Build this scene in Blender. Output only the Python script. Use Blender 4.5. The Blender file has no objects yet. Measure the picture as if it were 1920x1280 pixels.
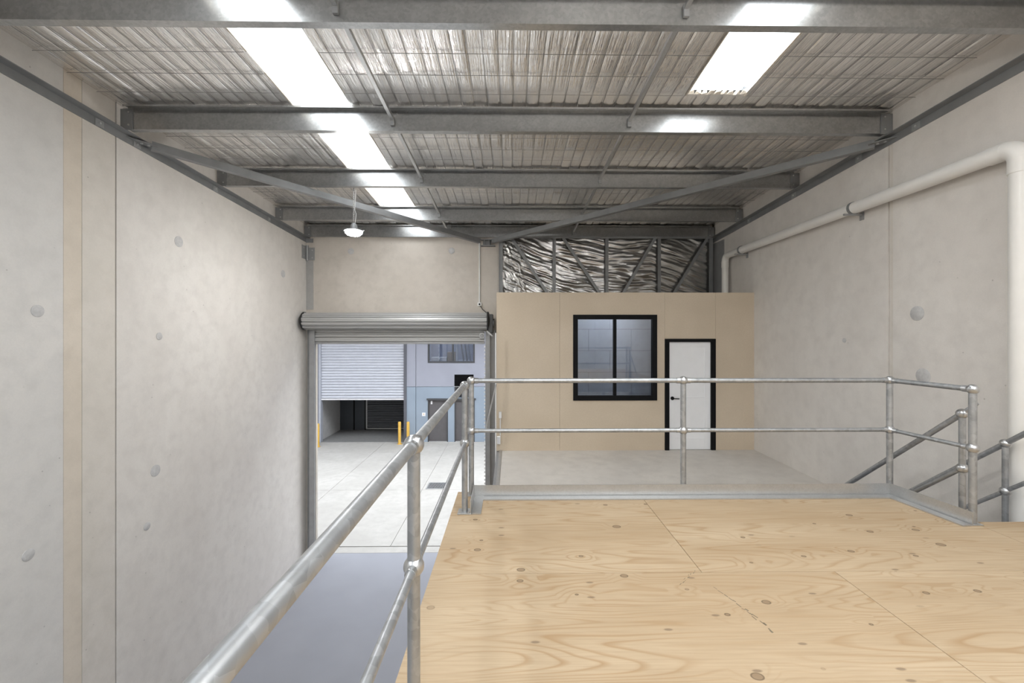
import bpy, bmesh, math, random
from mathutils import Vector, noise
random.seed(7)

# ------------------------------------------------------------------ camera
SC = bpy.context.scene
COL = SC.collection
CZ = 4.97                      # eye height above the ground floor
F = 800.0                      # focal length in pixels of the 1920 px frame
YAW = math.radians(0.7)
cam_d = bpy.data.cameras.new('camera')
cam = bpy.data.objects.new('camera', cam_d)
COL.objects.link(cam)
cam_d.sensor_width = 36.0
cam_d.lens = 36.0 * F / 1920.0
cam_d.shift_x = (960 - (957 + F * math.tan(YAW))) / 1920.0
cam_d.shift_y = (624 - 640) / 1920.0
cam_d.clip_start = 0.02
cam.location = (0, 0, CZ)
cam.rotation_euler = (math.radians(90), 0, -YAW)
SC.camera = cam

# ------------------------------------------------------------------ daylight
W = bpy.data.worlds.new('overcast_sky')
SC.world = W
W.use_nodes = True
bg = W.node_tree.nodes['Background']
bg.inputs['Color'].default_value = (0.93, 0.965, 1.0, 1)
bg.inputs['Strength'].default_value = 6.5
SC.view_settings.view_transform = 'Standard'
SC.view_settings.look = 'None'
SC.view_settings.exposure = 0.0
SC.view_settings.gamma = 1.0
SC.view_settings.use_curve_mapping = False
SC.cycles.max_bounces = 6
SC.cycles.glossy_bounces = 3
SC.cycles.use_adaptive_sampling = True
SC.cycles.adaptive_threshold = 0.03

ROOF0, SLOPE = 2.96, 0.056
def zf(y): return CZ + ROOF0 - SLOPE * y          # underside of the roof at depth y
XL, XR, YB, YF = -4.62, 4.63, 9.72, -7.0          # room shell
SKY = [(-2.56, -1.88, YF + 1, 9.35), (2.0, 2.66, YF + 1, 4.83)]
ADDED_SKY = [(-.34, .34, YF + 1, 1.2), (3.55, 4.23, YF + 1, 1.2), (-4.15, -3.47, YF + 1, 1.2)]   # unseen strips added behind the viewpoint for more daylight inside

def portal(name, loc, rot, sx, sy):
    l = bpy.data.lights.new(name, 'AREA'); l.shape = 'RECTANGLE'; l.size = sx; l.size_y = sy
    l.cycles.is_portal = True
    o = bpy.data.objects.new(name, l); COL.objects.link(o); o.location = loc; o.rotation_euler = rot
for i, (x0, x1, y0, y1) in enumerate(SKY + ADDED_SKY):
    ym = (y0 + y1) / 2
    portal('skylight_portal', ((x0 + x1) / 2, ym, zf(ym) + 0.18), (-math.atan(SLOPE), 0, 0), x1 - x0, y1 - y0)
portal('doorway_portal', (-2.45, YB + 0.3, 2.4), (math.radians(-90), 0, 0), 4.2, 5.0)

# ------------------------------------------------------------------ mesh helpers
class MB:
    def __init__(s): s.v = []; s.f = []
    def add(s, vs, fs):
        n = len(s.v); s.v += [tuple(v) for v in vs]; s.f += [tuple(i + n for i in f) for f in fs]; return s
    def box(s, x0, x1, y0, y1, z0, z1):
        return s.add([(x0,y0,z0),(x1,y0,z0),(x1,y1,z0),(x0,y1,z0),(x0,y0,z1),(x1,y0,z1),(x1,y1,z1),(x0,y1,z1)],
                     [(3,2,1,0),(4,5,6,7),(0,1,5,4),(1,2,6,5),(2,3,7,6),(3,0,4,7)])
    def prism(s, poly, fn, a, b):
        """poly: list of 2-D points; fn(p, q, t) -> 3-D; extruded from t=a to t=b"""
        n = len(poly)
        vs = [fn(p, q, a) for p, q in poly] + [fn(p, q, b) for p, q in poly]
        fs = [tuple(range(n))[::-1], tuple(range(n, 2 * n))]
        fs += [(i, (i + 1) % n, n + (i + 1) % n, n + i) for i in range(n)]
        return s.add(vs, fs)
    def bar(s, a, b, w, h, up=(0, 0, 1), off=(0, 0)):
        """rectangular bar from a to b; w sideways, h along up"""
        a, b = Vector(a), Vector(b); d = (b - a).normalized(); u = Vector(up)
        r = d.cross(u).normalized(); u = r.cross(d).normalized()
        vs = []
        for p in (a, b):
            for i, j in ((-1,-1),(1,-1),(1,1),(-1,1)):
                vs.append(p + r * (i * w / 2 + off[0]) + u * (j * h / 2 + off[1]))
        return s.add(vs, [(0,1,2,3),(7,6,5,4),(1,0,4,5),(2,1,5,6),(3,2,6,7),(0,3,7,4)])
    def angle(s, a, b, prof, side, up=(0, 0, 1)):
        """extrude a 2-D profile (side, up) along a-b; side = world direction of +p"""
        a, b = Vector(a), Vector(b); d = (b - a).normalized(); sd = Vector(side)
        sd = (sd - d * sd.dot(d)).normalized(); u = Vector(up); u = (u - d * u.dot(d) - sd * u.dot(sd)).normalized()
        n = len(prof)
        vs = [a + sd * p + u * q for p, q in prof] + [b + sd * p + u * q for p, q in prof]
        fs = [tuple(range(n))[::-1], tuple(range(n, 2 * n))] + [(i, (i + 1) % n, n + (i + 1) % n, n + i) for i in range(n)]
        return s.add(vs, fs)
    def tube(s, pts, r, n=14, caps=True):
        pts = [Vector(p) for p in pts]; base = len(s.v); m = len(pts)
        ref = None
        for i, p in enumerate(pts):
            d = (pts[min(i + 1, m - 1)] - pts[max(i - 1, 0)]).normalized()
            if ref is None:
                ref = Vector((0, 0, 1)) if abs(d.z) < .9 else Vector((1, 0, 0))
            x = d.cross(ref).normalized(); y = x.cross(d).normalized(); ref = y
            rr = r[i] if isinstance(r, (list, tuple)) else r
            for k in range(n):
                t = 2 * math.pi * k / n
                s.v.append(tuple(p + x * math.cos(t) * rr + y * math.sin(t) * rr))
        for i in range(m - 1):
            for k in range(n):
                a = base + i * n + k; b = base + i * n + (k + 1) % n
                s.f.append((a, b, b + n, a + n))
        if caps:
            s.f.append(tuple(base + k for k in range(n))[::-1])
            s.f.append(tuple(base + (m - 1) * n + k for k in range(n)))
        return s
    def ball(s, c, r, sc=(1, 1, 1), nu=18, nv=11):
        c = Vector(c); base = len(s.v)
        for j in range(1, nv):
            ph = math.pi * j / nv
            for i in range(nu):
                t = 2 * math.pi * i / nu
                s.v.append((c.x + r*sc[0]*math.sin(ph)*math.cos(t), c.y + r*sc[1]*math.sin(ph)*math.sin(t), c.z + r*sc[2]*math.cos(ph)))
        s.v.append((c.x, c.y, c.z + r*sc[2])); s.v.append((c.x, c.y, c.z - r*sc[2]))
        T = base + (nv - 1) * nu; B = T + 1
        for j in range(nv - 2):
            for i in range(nu):
                a = base + j*nu + i; b = base + j*nu + (i+1) % nu
                s.f.append((a, a + nu, b + nu, b))
        for i in range(nu):
            s.f.append((T, base + i, base + (i+1) % nu))
            s.f.append((B, base + (nv-2)*nu + (i+1) % nu, base + (nv-2)*nu + i))
        return s
    def lathe(s, c, prof, n=24, axis='z'):
        """prof: list of (radius, height) around an axis through c"""
        c = Vector(c); base = len(s.v); m = len(prof)
        for r, h in prof:
            for k in range(n):
                t = 2 * math.pi * k / n; a, b = r * math.cos(t), r * math.sin(t)
                s.v.append(tuple(c + (Vector((a, b, h)) if axis == 'z' else Vector((h, a, b)) if axis == 'x' else Vector((a, h, b)))))
        for i in range(m - 1):
            for k in range(n):
                a = base + i*n + k; b = base + i*n + (k+1) % n
                s.f.append((a, b, b + n, a + n))
        s.f.append(tuple(base + k for k in range(n))[::-1]); s.f.append(tuple(base + (m-1)*n + k for k in range(n)))
        return s
    def build(s, name, mat, parent=None, smooth=False, bevel=0.0):
        me = bpy.data.meshes.new(name)
        bm = bmesh.new()
        vs = [bm.verts.new(v) for v in s.v]
        for f in s.f:
            try: bm.faces.new([vs[i] for i in f])
            except ValueError: pass
        bmesh.ops.recalc_face_normals(bm, faces=bm.faces[:])
        if bevel:
            es = [e for e in bm.edges if len(e.link_faces) == 2 and e.calc_face_angle(0) > 0.6]
            bmesh.ops.bevel(bm, geom=es, offset=bevel, segments=2, affect='EDGES', profile=0.6)
        bm.to_mesh(me); bm.free()
        if smooth:
            for p in me.polygons: p.use_smooth = True
            me.set_sharp_from_angle(angle=math.radians(38))
        me.materials.append(mat)
        o = bpy.data.objects.new(name, me); COL.objects.link(o)
        if parent is not None: attach(o, parent)
        return o

def wloc(p):
    v = Vector(p.location)
    while p.parent is not None:
        p = p.parent; v += p.location
    return v
def attach(o, parent):
    o.parent = parent; o.location = -wloc(parent)
def tag(o, label, cat, group=None, kind=None):
    o['label'] = label; o['category'] = cat
    if group: o['group'] = group
    if kind: o['kind'] = kind
    return o
def thing(name, loc, label, cat, group=None):
    o = bpy.data.objects.new(name, None); COL.objects.link(o); o.location = loc
    o.empty_display_size = 0.1
    return tag(o, label, cat, group)
def struct(o, label=None):
    o['kind'] = 'structure'
    if label: o['label'] = label
    return o
def sempty(name, loc, label=None):
    o = bpy.data.objects.new(name, None); COL.objects.link(o); o.location = loc
    o.empty_display_size = 0.1
    return struct(o, label)
def box(*a): return MB().box(*a)

# ------------------------------------------------------------------ materials
class NT:
    def __init__(s, name):
        s.m = bpy.data.materials.new(name); s.m.use_nodes = True
        s.t = s.m.node_tree; s.b = s.t.nodes['Principled BSDF']
    def n(s, kind, **kw):
        x = s.t.nodes.new(kind)
        for k, v in kw.items():
            if k in x.inputs.keys(): s.put(x.inputs[k], v)
            else: setattr(x, k, v)
        return x
    def put(s, sock, v):
        if isinstance(v, bpy.types.NodeSocket): s.t.links.new(v, sock)
        else: sock.default_value = v
    def pos(s): return s.n('ShaderNodeNewGeometry').outputs['Position']
    def scale(s, vec, sc, off=(0, 0, 0)):
        m = s.n('ShaderNodeMapping'); s.put(m.inputs['Vector'], vec)
        m.inputs['Scale'].default_value = sc; m.inputs['Location'].default_value = off
        return m.outputs[0]
    def noise(s, vec, scale=5., detail=4., rough=.55, dist=0.):
        x = s.n('ShaderNodeTexNoise'); s.put(x.inputs['Vector'], vec)
        x.inputs['Scale'].default_value = scale; x.inputs['Detail'].default_value = detail
        x.inputs['Roughness'].default_value = rough; x.inputs['Distortion'].default_value = dist
        return x.outputs['Fac']
    def vor(s, vec, scale=5., out='Distance', feature='F1', rnd=1.):
        x = s.n('ShaderNodeTexVoronoi'); x.feature = feature; s.put(x.inputs['Vector'], vec)
        x.inputs['Scale'].default_value = scale; x.inputs['Randomness'].default_value = rnd
        return x.outputs[out]
    def math(s, op, a, b=0., c=0.):
        x = s.n('ShaderNodeMath'); x.operation = op
        s.put(x.inputs[0], a); s.put(x.inputs[1], b); s.put(x.inputs[2], c)
        return x.outputs[0]
    def ramp(s, fac, stops):
        x = s.n('ShaderNodeValToRGB'); s.put(x.inputs[0], fac); e = x.color_ramp.elements
        while len(e) < len(stops): e.new(0.5)
        for i, (p, c) in enumerate(stops):
            e[i].position = p; e[i].color = (c, c, c, 1) if isinstance(c, (int, float)) else (*c, 1)
        return x.outputs[0]
    def mix(s, fac, a, b, mode='MIX'):
        x = s.n('ShaderNodeMix', data_type='RGBA'); x.blend_type = mode
        s.put(x.inputs[0], fac)
        for i, v in ((6, a), (7, b)):
            if isinstance(v, tuple): v = (*v, 1)
            s.put(x.inputs[i], v)
        return x.outputs[2]
    def bump(s, h, strength=.3, dist=.01, normal=None):
        x = s.n('ShaderNodeBump'); s.put(x.inputs['Height'], h)
        x.inputs['Strength'].default_value = strength; x.inputs['Distance'].default_value = dist
        if normal is not None: s.put(x.inputs['Normal'], normal)
        return x.outputs[0]
    def out(s, color=None, rough=None, metal=None, normal=None, **kw):
        for k, v in (('Base Color', color), ('Roughness', rough), ('Metallic', metal), ('Normal', normal), *kw.items()):
            if v is None: continue
            if isinstance(v, tuple) and len(v) == 3: v = (*v, 1)
            s.put(s.b.inputs[k], v)
        return s.m

def plain(name, col, rough=.5, metal=0., var=.06, scale=6., bump=0., bscale=60., **kw):
    """one colour with slight uneven tone"""
    t = NT(name); p = t.pos()
    n = t.noise(p, scale, 2)
    a = tuple(max(0, c * (1 - var)) for c in col); b = tuple(min(1, c * (1 + var)) for c in col)
    c = t.mix(t.ramp(n, [(.3, 0.), (.7, 1.)]), a, b)
    nm = t.bump(t.noise(p, bscale, 3), bump, .004) if bump else None
    return t.out(c, rough, metal, nm, **kw)

def concrete(name, col, tint, rough=.82, blotch=.10, pin=True, bump=.12, spec=.3):
    t = NT(name); p = t.pos()
    big = t.noise(t.scale(p, (1, 1, .6)), .9, 4, .6, .4)
    mid = t.noise(p, 5., 3, .6)
    fine = t.noise(p, 70., 1)
    dark = tuple(c * (1 - blotch) for c in col)
    c = t.mix(t.ramp(big, [(.36, 0.), (.62, 1.)]), col, tint)
    c = t.mix(t.math('MULTIPLY', t.ramp(mid, [(.42, 0.), (.75, 1.)]), .7), c, dark)
    c = t.mix(t.math('MULTIPLY', t.ramp(fine, [(.3, 0.), (.8, 1.)]), .12), c, (col[0]*.7, col[1]*.7, col[2]*.7))
    h = fine
    if pin:
        v = t.vor(p, 6.5)
        keep = t.ramp(mid, [(.5, 0.), (.55, 1.)])
        hole = t.math('MULTIPLY', t.ramp(v, [(.035, 1.), (.06, 0.)]), keep)
        c = t.mix(t.math('MULTIPLY', hole, .75), c, tuple(x * .55 for x in col))
    return t.out(c, rough, 0., t.bump(h, bump, .004), **{'Specular IOR Level': spec})

def galvanised(name, col, rough=.36, metal=.9, spangle=26., contrast=.22, bump=.05, stretch=(1, 1, 1)):
    t = NT(name); p = t.scale(t.pos(), stretch)
    v = t.n('ShaderNodeTexVoronoi'); t.put(v.inputs['Vector'], p); v.inputs['Scale'].default_value = spangle
    cell = t.math('MULTIPLY', t.math('ADD', 0, t.n('ShaderNodeSeparateColor', Color=v.outputs['Color']).outputs[0]), 1.)
    n = t.noise(p, 9., 3, .65)
    k = t.math('ADD', t.math('MULTIPLY', cell, .35), t.math('MULTIPLY', n, .8))
    a = tuple(c * (1 - contrast) for c in col); b = tuple(min(1, c * (1 + contrast * .6)) for c in col)
    c = t.mix(t.ramp(k, [(.35, 0.), (.85, 1.)]), a, b)
    return t.out(c, rough, metal)

M = {}
M['wall_grey'] = concrete('concrete_grey', (.66, .645, .62), (.70, .68, .65))
M['wall_warm'] = concrete('concrete_warm', (.69, .655, .615), (.745, .715, .675))
M['wall_band'] = concrete('concrete_tan_band', (.66, .59, .50), (.70, .63, .54), pin=False)
M['wall_strip'] = concrete('concrete_strip', (.66, .62, .56), (.70, .66, .61))
M['wall_back'] = concrete('concrete_back', (.60, .55, .49), (.65, .60, .54))
M['plug'] = plain('cement_plug', (.54, .535, .53), .85, var=.08, scale=30)
M['floor'] = plain('painted_floor', (.285, .295, .33), .42, var=.035, scale=1.5, bump=.05)
M['joint'] = plain('joint_sealant', (.10, .095, .09), .9)
M['yard_joint'] = plain('yard_joint', (.17, .165, .16), .9)
M['mezz'] = concrete('trowelled_slab', (.60, .57, .53), (.66, .63, .585), bump=.06)
M['pave'] = concrete('yard_concrete', (.38, .37, .35), (.43, .42, .40), blotch=.09, bump=.05)
M['galv'] = galvanised('galvanised_purlin', (.45, .455, .455), .28, .85, 45., .14, .03)
M['galv_pipe'] = galvanised('galvanised_pipe', (.44, .455, .47), .43, .78, 30., .22, .03)
M['galv_fit'] = galvanised('cast_fitting', (.56, .57, .58), .28, .88, 60., .12, .06)
M['galv_plate'] = galvanised('galvanised_plate', (.54, .545, .545), .38, .8, 90., .07, .02)
M['steel'] = plain('grey_painted_steel', (.25, .255, .258), .45, .3, var=.08)
M['steel_dark'] = plain('dark_steel', (.10, .102, .104), .5, .4)
M['cleat'] = plain('cleat_steel', (.36, .365, .37), .45, .5)
M['bolt'] = plain('zinc_bolt', (.6, .6, .6), .35, .8)
M['roof_sheet'] = plain('roof_sheet', (.35, .36, .37), .5, .3)
M['wool'] = plain('insulation_edge', (.62, .56, .48), .95, var=.15, scale=40)
M['wire'] = plain('mesh_wire', (.30, .295, .285), .45, .7)
M['pvc'] = plain('white_pvc', (.78, .765, .73), .32, var=.02)
M['white_plastic'] = plain('white_plastic', (.80, .80, .79), .4, var=.02)
M['black'] = plain('black_paint', (.006, .006, .007), .6, var=.1, **{'Specular IOR Level': .15})
M['black_rubber'] = plain('black_rubber', (.02, .02, .02), .7)
M['door_white'] = plain('door_white', (.88, .885, .90), .42, var=.015)
M['mdf'] = None
M['shutter'] = galvanised('shutter_zinc', (.46, .46, .455), .42, .35, 30., .04, .0, (.1, 1, 1))
M['yellow'] = plain('bollard_yellow', (.66, .41, .08), .45, var=.06)
M['facade_up'] = plain('facade_lavender', (.33, .345, .41), .8, var=.04, scale=1.2, bump=.03)
M['facade_low'] = plain('facade_pale_blue', (.28, .34, .415), .8, var=.04, scale=1.2, bump=.03)
M['shut_white'] = plain('shutter_offwhite', (.52, .54, .60), .5, var=.03)
M['ext_dark'] = plain('charcoal_frame', (.065, .068, .075), .5)
M['ext_door'] = plain('charcoal_door', (.105, .10, .105), .55, var=.06)
M['ext_post'] = plain('post_blue_grey', (.11, .115, .135), .55)
M['ext_jamb'] = plain('jamb_pale', (.40, .42, .48), .6)
M['ext_int'] = plain('interior_pale', (.45, .45, .45), .85)
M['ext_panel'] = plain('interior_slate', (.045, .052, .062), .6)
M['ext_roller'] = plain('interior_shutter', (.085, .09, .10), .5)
M['carton'] = plain('carton', (.45, .38, .32), .85)
M['paper'] = plain('paper_white', (.72, .72, .74), .8)
M['inner_floor'] = plain('inner_floor', (.20, .20, .20), .6, var=.1)
M['scuff'] = plain('dark_scuff', (.16, .13, .09), .8)
M['block'] = concrete('painted_block', (.36, .38, .43), (.40, .42, .47), pin=False)

def mat_mdf():
    t = NT('particle_board'); p = t.pos()
    n = t.noise(p, 55., 3, .7); b = t.noise(p, 1.1, 2, .55); s = t.vor(t.scale(p, (60, 60, 90)), 1.)
    c = t.mix(t.ramp(b, [(.35, 0.), (.7, 1.)]), (.60, .505, .385), (.665, .565, .44))
    c = t.mix(t.math('MULTIPLY', t.ramp(n, [(.35, 0.), (.7, 1.)]), .35), c, (.52, .425, .315))
    c = t.mix(t.math('MULTIPLY', t.ramp(s, [(.08, 1.), (.2, 0.)]), .25), c, (.74, .66, .55))
    return t.out(c, .75, 0.)
M['mdf'] = mat_mdf()

def mat_ply():
    t = NT('pine_plywood'); p = t.pos()
    rnd = t.n('ShaderNodeObjectInfo').outputs['Random']
    off = t.n('ShaderNodeCombineXYZ'); t.put(off.inputs['X'], t.math('MULTIPLY', rnd, 7.)); t.put(off.inputs['Y'], t.math('MULTIPLY', rnd, 13.))
    va = t.n('ShaderNodeVectorMath', operation='ADD'); t.put(va.inputs[0], p); t.put(va.inputs[1], off.outputs[0]); q = va.outputs[0]
    flat = t.scale(q, (1, 1, 0))
    # knots bend the grain round them
    kn = t.n('ShaderNodeTexVoronoi'); kn.voronoi_dimensions = '2D'; t.put(kn.inputs['Vector'], t.scale(flat, (1.0, 1.35, 0))); kn.inputs['Scale'].default_value = 2.8
    kd = kn.outputs['Distance']; kc = t.n('ShaderNodeSeparateColor', Color=kn.outputs['Color']).outputs
    keep = t.ramp(kc[0], [(.62, 0.), (.64, 1.)])
    bend = t.math('MULTIPLY', t.ramp(kd, [(0., 1.), (.34, 0.)]), keep)
    base = t.noise(t.scale(flat, (.24, 2.5, 0)), 1.0, 2.6, .45, .3)
    g = t.math('ADD', t.math('MULTIPLY', base, 34.), t.math('MULTIPLY', bend, 2.2))
    fr = t.math('FRACT', g)
    line = t.ramp(fr, [(0., .9), (.08, .2), (.2, 0.), (.72, .0), (1., .85)])
    fib = t.noise(t.scale(flat, (3., 90., 0)), 1., 3, .6)
    tone = t.noise(t.scale(flat, (.5, 2.6, 0)), 1., 4, .55)
    c = t.mix(t.ramp(tone, [(.3, 0.), (.7, 1.)]), (.41, .30, .185), (.51, .40, .272))
    gate = t.ramp(t.noise(t.scale(flat, (.9, 2.2, 0)), 1.3, 2), [(.38, .25), (.62, 1.)])
    c = t.mix(t.math('MULTIPLY', t.math('MULTIPLY', line, gate), .72), c, (.31, .18, .075))
    c = t.mix(t.math('MULTIPLY', t.ramp(fib, [(.42, 0.), (.72, 1.)]), .42), c, (.33, .24, .15))
    rad = t.math('MULTIPLY', t.math('POWER', kc[1], 1.5), .06); rad = t.math('ADD', rad, .022)
    kin = t.math('LESS_THAN', kd, rad); ring = t.math('LESS_THAN', t.math('ABSOLUTE', t.math('SUBTRACT', kd, rad)), .010)
    kk = t.math('MULTIPLY', keep, kin); rr = t.math('MULTIPLY', keep, ring)
    c = t.mix(t.math('MULTIPLY', kk, .7), c, (.20, .135, .08))
    c = t.mix(t.math('MULTIPLY', rr, .7), c, (.11, .075, .045))
    # short dark scuffs and specks
    sp = t.n('ShaderNodeTexVoronoi'); sp.voronoi_dimensions = '2D'; t.put(sp.inputs['Vector'], t.scale(flat, (3.2, 8., 0))); sp.inputs['Scale'].default_value = 1.
    sk = t.ramp(t.n('ShaderNodeSeparateColor', Color=sp.outputs['Color']).outputs[0], [(.86, 0.), (.88, 1.)])
    c = t.mix(t.math('MULTIPLY', t.math('MULTIPLY', t.ramp(sp.outputs['Distance'], [(.05, 1.), (.085, 0.)]), sk), .6), c, (.13, .09, .06))
    return t.out(c, .62, 0., **{'Specular IOR Level': .35})
M['ply'] = mat_ply()

def mat_foil(name, stretch, rough, bs, cols=((.90, .88, .855), (.95, .935, .915))):
    t = NT(name); p = t.pos()
    h = t.noise(t.scale(p, stretch), 1., 3, .65, .3)
    c = t.mix(t.ramp(t.noise(p, 1.3, 1), [(.35, 0.), (.7, 1.)]), *cols)
    r = rough + .07
    return t.out(c, r, .92, t.bump(h, bs, .012))
M['foil'] = mat_foil('foil_sarking', (52, 1.6, 1), .12, .8)
M['foil_wall'] = mat_foil('foil_wall_wrap', (3, 1, 30), .17, .28, ((.42, .415, .40), (.50, .49, .48)))

def mat_skylight():
    t = NT('translucent_fibreglass'); nt = t.t
    tr = t.n('ShaderNodeBsdfTransparent'); tr.inputs[0].default_value = (.95, .96, .96, 1)
    tl = t.n('ShaderNodeBsdfTranslucent'); tl.inputs[0].default_value = (.9, .92, .92, 1)
    mx = t.n('ShaderNodeMixShader'); mx.inputs[0].default_value = .22
    nt.links.new(tr.outputs[0], mx.inputs[1]); nt.links.new(tl.outputs[0], mx.inputs[2])
    nt.links.new(mx.outputs[0], nt.nodes['Material Output'].inputs['Surface'])
    return t.m
M['skylight'] = mat_skylight()

def mat_glass(name, tint=(.9, .93, .97), gloss=.10):
    t = NT(name); nt = t.t
    tr = t.n('ShaderNodeBsdfTransparent'); tr.inputs[0].default_value = (*tint, 1)
    gl = t.n('ShaderNodeBsdfGlossy'); gl.inputs['Roughness'].default_value = .03; gl.inputs[0].default_value = (1, 1, 1, 1)
    fr = t.n('ShaderNodeFresnel'); fr.inputs['IOR'].default_value = 1.5
    mx = t.n('ShaderNodeMixShader'); t.put(mx.inputs[0], t.math('ADD', fr.outputs[0], gloss))
    nt.links.new(tr.outputs[0], mx.inputs[1]); nt.links.new(gl.outputs[0], mx.inputs[2])
    nt.links.new(mx.outputs[0], nt.nodes['Material Output'].inputs['Surface'])
    return t.m
M['glass'] = mat_glass('window_glass', (.88, .92, .97), .04)
M['glass_ext'] = mat_glass('tinted_glass', (.78, .82, .88), .06)

def emit(name, col, s):
    t = NT(name); t.b.inputs['Base Color'].default_value = (.8, .8, .8, 1)
    t.b.inputs['Emission Color'].default_value = (*col, 1); t.b.inputs['Emission Strength'].default_value = s
    return t.m
M['lamp'] = emit('lamp_diffuser', (1, .985, .96), 325.)
M['lamp_office_added'] = emit('added_office_tube', (.88, .93, 1.), 60.)

# ------------------------------------------------------------------ shell
struct(box(XL, XR, YF, YB, -.2, 0).build('floor', M['floor']), 'blue grey painted concrete floor of the workshop below')

TOPW = 7.95
def plugs(parent, pts, fn, r=.068):
    for q in pts:
        rr = q[2] if len(q) > 2 else r
        fn(q[0], q[1], rr).build('plug', M['plug'], parent, smooth=True)
# left wall: two precast panels, the nearer with a tan formwork band along its edge
wl = struct(box(XL - .25, XL - .03, YF, YB + .15, 0, TOPW).build('wall_left', M['joint']), 'pale precast concrete wall on the left')
for y0, y1, mt in ((YF, 4.466, 'wall_grey'), (4.469, 4.655, 'wall_band'), (4.660, 5.045, 'wall_strip'), (5.063, YB + .15, 'wall_warm')):
    box(XL - .03, XL, y0, y1, 0, TOPW).build('panel', M[mt], wl, bevel=.002)
plugs(wl, [(6.00, 1.271, .075), (5.67, -.042, .048), (5.61, -1.79, .075), (5.48, -2.455, .05), (4.225, .215, .06), (4.145, -2.125, .055), (8.73, 1.201, .075)],
      lambda y, h, r: MB().lathe((XL - .005, y, CZ + h), [(r * .96, 0), (r, .003), (r, .009), (r * .93, .011)], 28, 'x'))
# right wall
wr = struct(box(XR + .03, XR + .25, YF, YB + .15, 0, TOPW).build('wall_right', M['joint']), 'pale precast concrete wall on the right')
for y0, y1 in ((YF, 5.11), (5.175, YB + .15)):
    box(XR, XR + .03, y0, y1, 0, TOPW).build('panel', M['wall_warm'], wr, bevel=.002)
box(XR + .012, XR + .03, 5.118, 5.168, 0, TOPW).build('sealant_strip', M['wall_strip'], wr)
plugs(wr, [(4.80, .223, .083), (4.73, -.481, .085), (5.86, -.103, .032)],
      lambda y, h, r: MB().lathe((XR - .006, y, CZ + h), [(r * .96, 0), (r, .002), (r, .007), (r * .96, .009)], 28, 'x'))
# back wall with the doorway
DX0, DX1, DZ = -4.40, -.53, 5.0
wb = struct(box(XL, DX0, YB, YB + .075, 0, DZ).build('wall_back', M['wall_back']), 'precast concrete end wall around the roller doorway')
box(XL, -.25, YB, YB + .15, DZ + .001, TOPW).build('panel', M['wall_back'], wb)
box(DX1, -.25, YB, YB + .15, 0, DZ).build('panel', M['wall_back'], wb)
box(-.249, XR, YB, YB + .15, 0, TOPW).build('panel', M['wall_back'], wb)
plugs(wb, [(-3.615, 1.85, .07), (-1.335, 1.868, .07)],
      lambda x, h, r: MB().lathe((x, YB - .008, CZ + h), [(r * .94, 0), (r, .003), (r, .012)], 28, 'y'))
box(XL - .25, XR + .25, YB + .151, YB + .3, 5.2, 9.6).build('added_parapet', M['wall_back'], wb)  # raised out of view, added to keep sky light off the yard
for x0, x1 in ((-20, XL - .26), (XR + .26, 20)): box(x0, x1, YB + .151, YB + .3, 0, 9.6).build('added_parapet', M['wall_back'], wb)
struct(box(XL, XR, YF - .2, YF, 0, TOPW + .5).build('wall_front', M['wall_grey']), 'concrete wall behind the viewpoint')

# roof: sheeting, foil lined ceiling with a pillowed surface, skylight strips
def sloped(x0, x1, y0, y1, a, b):
    return MB().add([(x0,y0,zf(y0)+a),(x1,y0,zf(y0)+a),(x1,y1,zf(y1)+a),(x0,y1,zf(y1)+a),(x0,y0,zf(y0)+b),(x1,y0,zf(y0)+b),(x1,y1,zf(y1)+b),(x0,y1,zf(y1)+b)],
                    [(3,2,1,0),(4,5,6,7),(0,1,5,4),(1,2,6,5),(2,3,7,6),(3,0,4,7)])
rs = sempty('roof', (0, 0, zf(0) + .1), 'metal roof sheeting over the foil lining')
(a0, a1, ay0, ay1), (b0, b1, by0, by1) = SKY
def columns(xa, xb, ya, yb):
    """rectangles of the roof between the skylight strips"""
    strips = sorted(SKY + ADDED_SKY); x = xa; out = []
    for x0, x1, y0, y1 in strips:
        out.append((x, x0, ya, yb)); x = x1
        if y0 > ya: out.append((x0, x1, ya, y0))
        if y1 < yb: out.append((x0, x1, y1, yb))
    out.append((x, xb, ya, yb)); return out
for x0, x1, y0, y1 in columns(XL-.25, XR+.25, YF-.2, YB+.15):
    sloped(x0, x1, y0, y1, .075, .12).build('roof_sheet', M['roof_sheet'], rs)
for x0, x1, y0, y1 in ((a0-.012, a0, ay0, ay1), (a1, a1+.012, ay0, ay1), (b0-.012, b0, by0, by1), (b1, b1+.012, by0, by1)):
    sloped(x0, x1, y0, y1, .004, .078).build('insulation_edge', M['wool'], rs)
def skylight(x0, x1, y0, y1):
    n = 24; vs = []; fs = []
    for i in range(n + 1):
        x = x0 - .04 + (x1 - x0 + .08) * i / n
        rib = .022 * max(0, math.cos((x - x0) / .19 * 2 * math.pi)) ** 3
        vs += [(x, y0 - .05, zf(y0) + .125 + rib), (x, y1 + .05, zf(y1) + .125 + rib)]
    for i in range(n): fs.append((2*i, 2*i+2, 2*i+3, 2*i+1))
    return MB().add(vs, fs)
for (x0, x1, y0, y1), lb in zip(SKY + ADDED_SKY, ('long translucent skylight strip running to the end wall on the left',
                                     'short translucent skylight strip ending in torn foil on the right',
        'translucent skylight strip added for daylight behind the viewer over the platform middle', 'translucent skylight strip added for daylight behind the viewer beside the right wall', 'translucent skylight strip added for daylight behind the viewer beside the left wall')):
    tag(skylight(x0, x1, y0, y1).build('skylight', M['skylight'], smooth=True), lb, 'skylight', 'translucent roof skylights')

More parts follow.
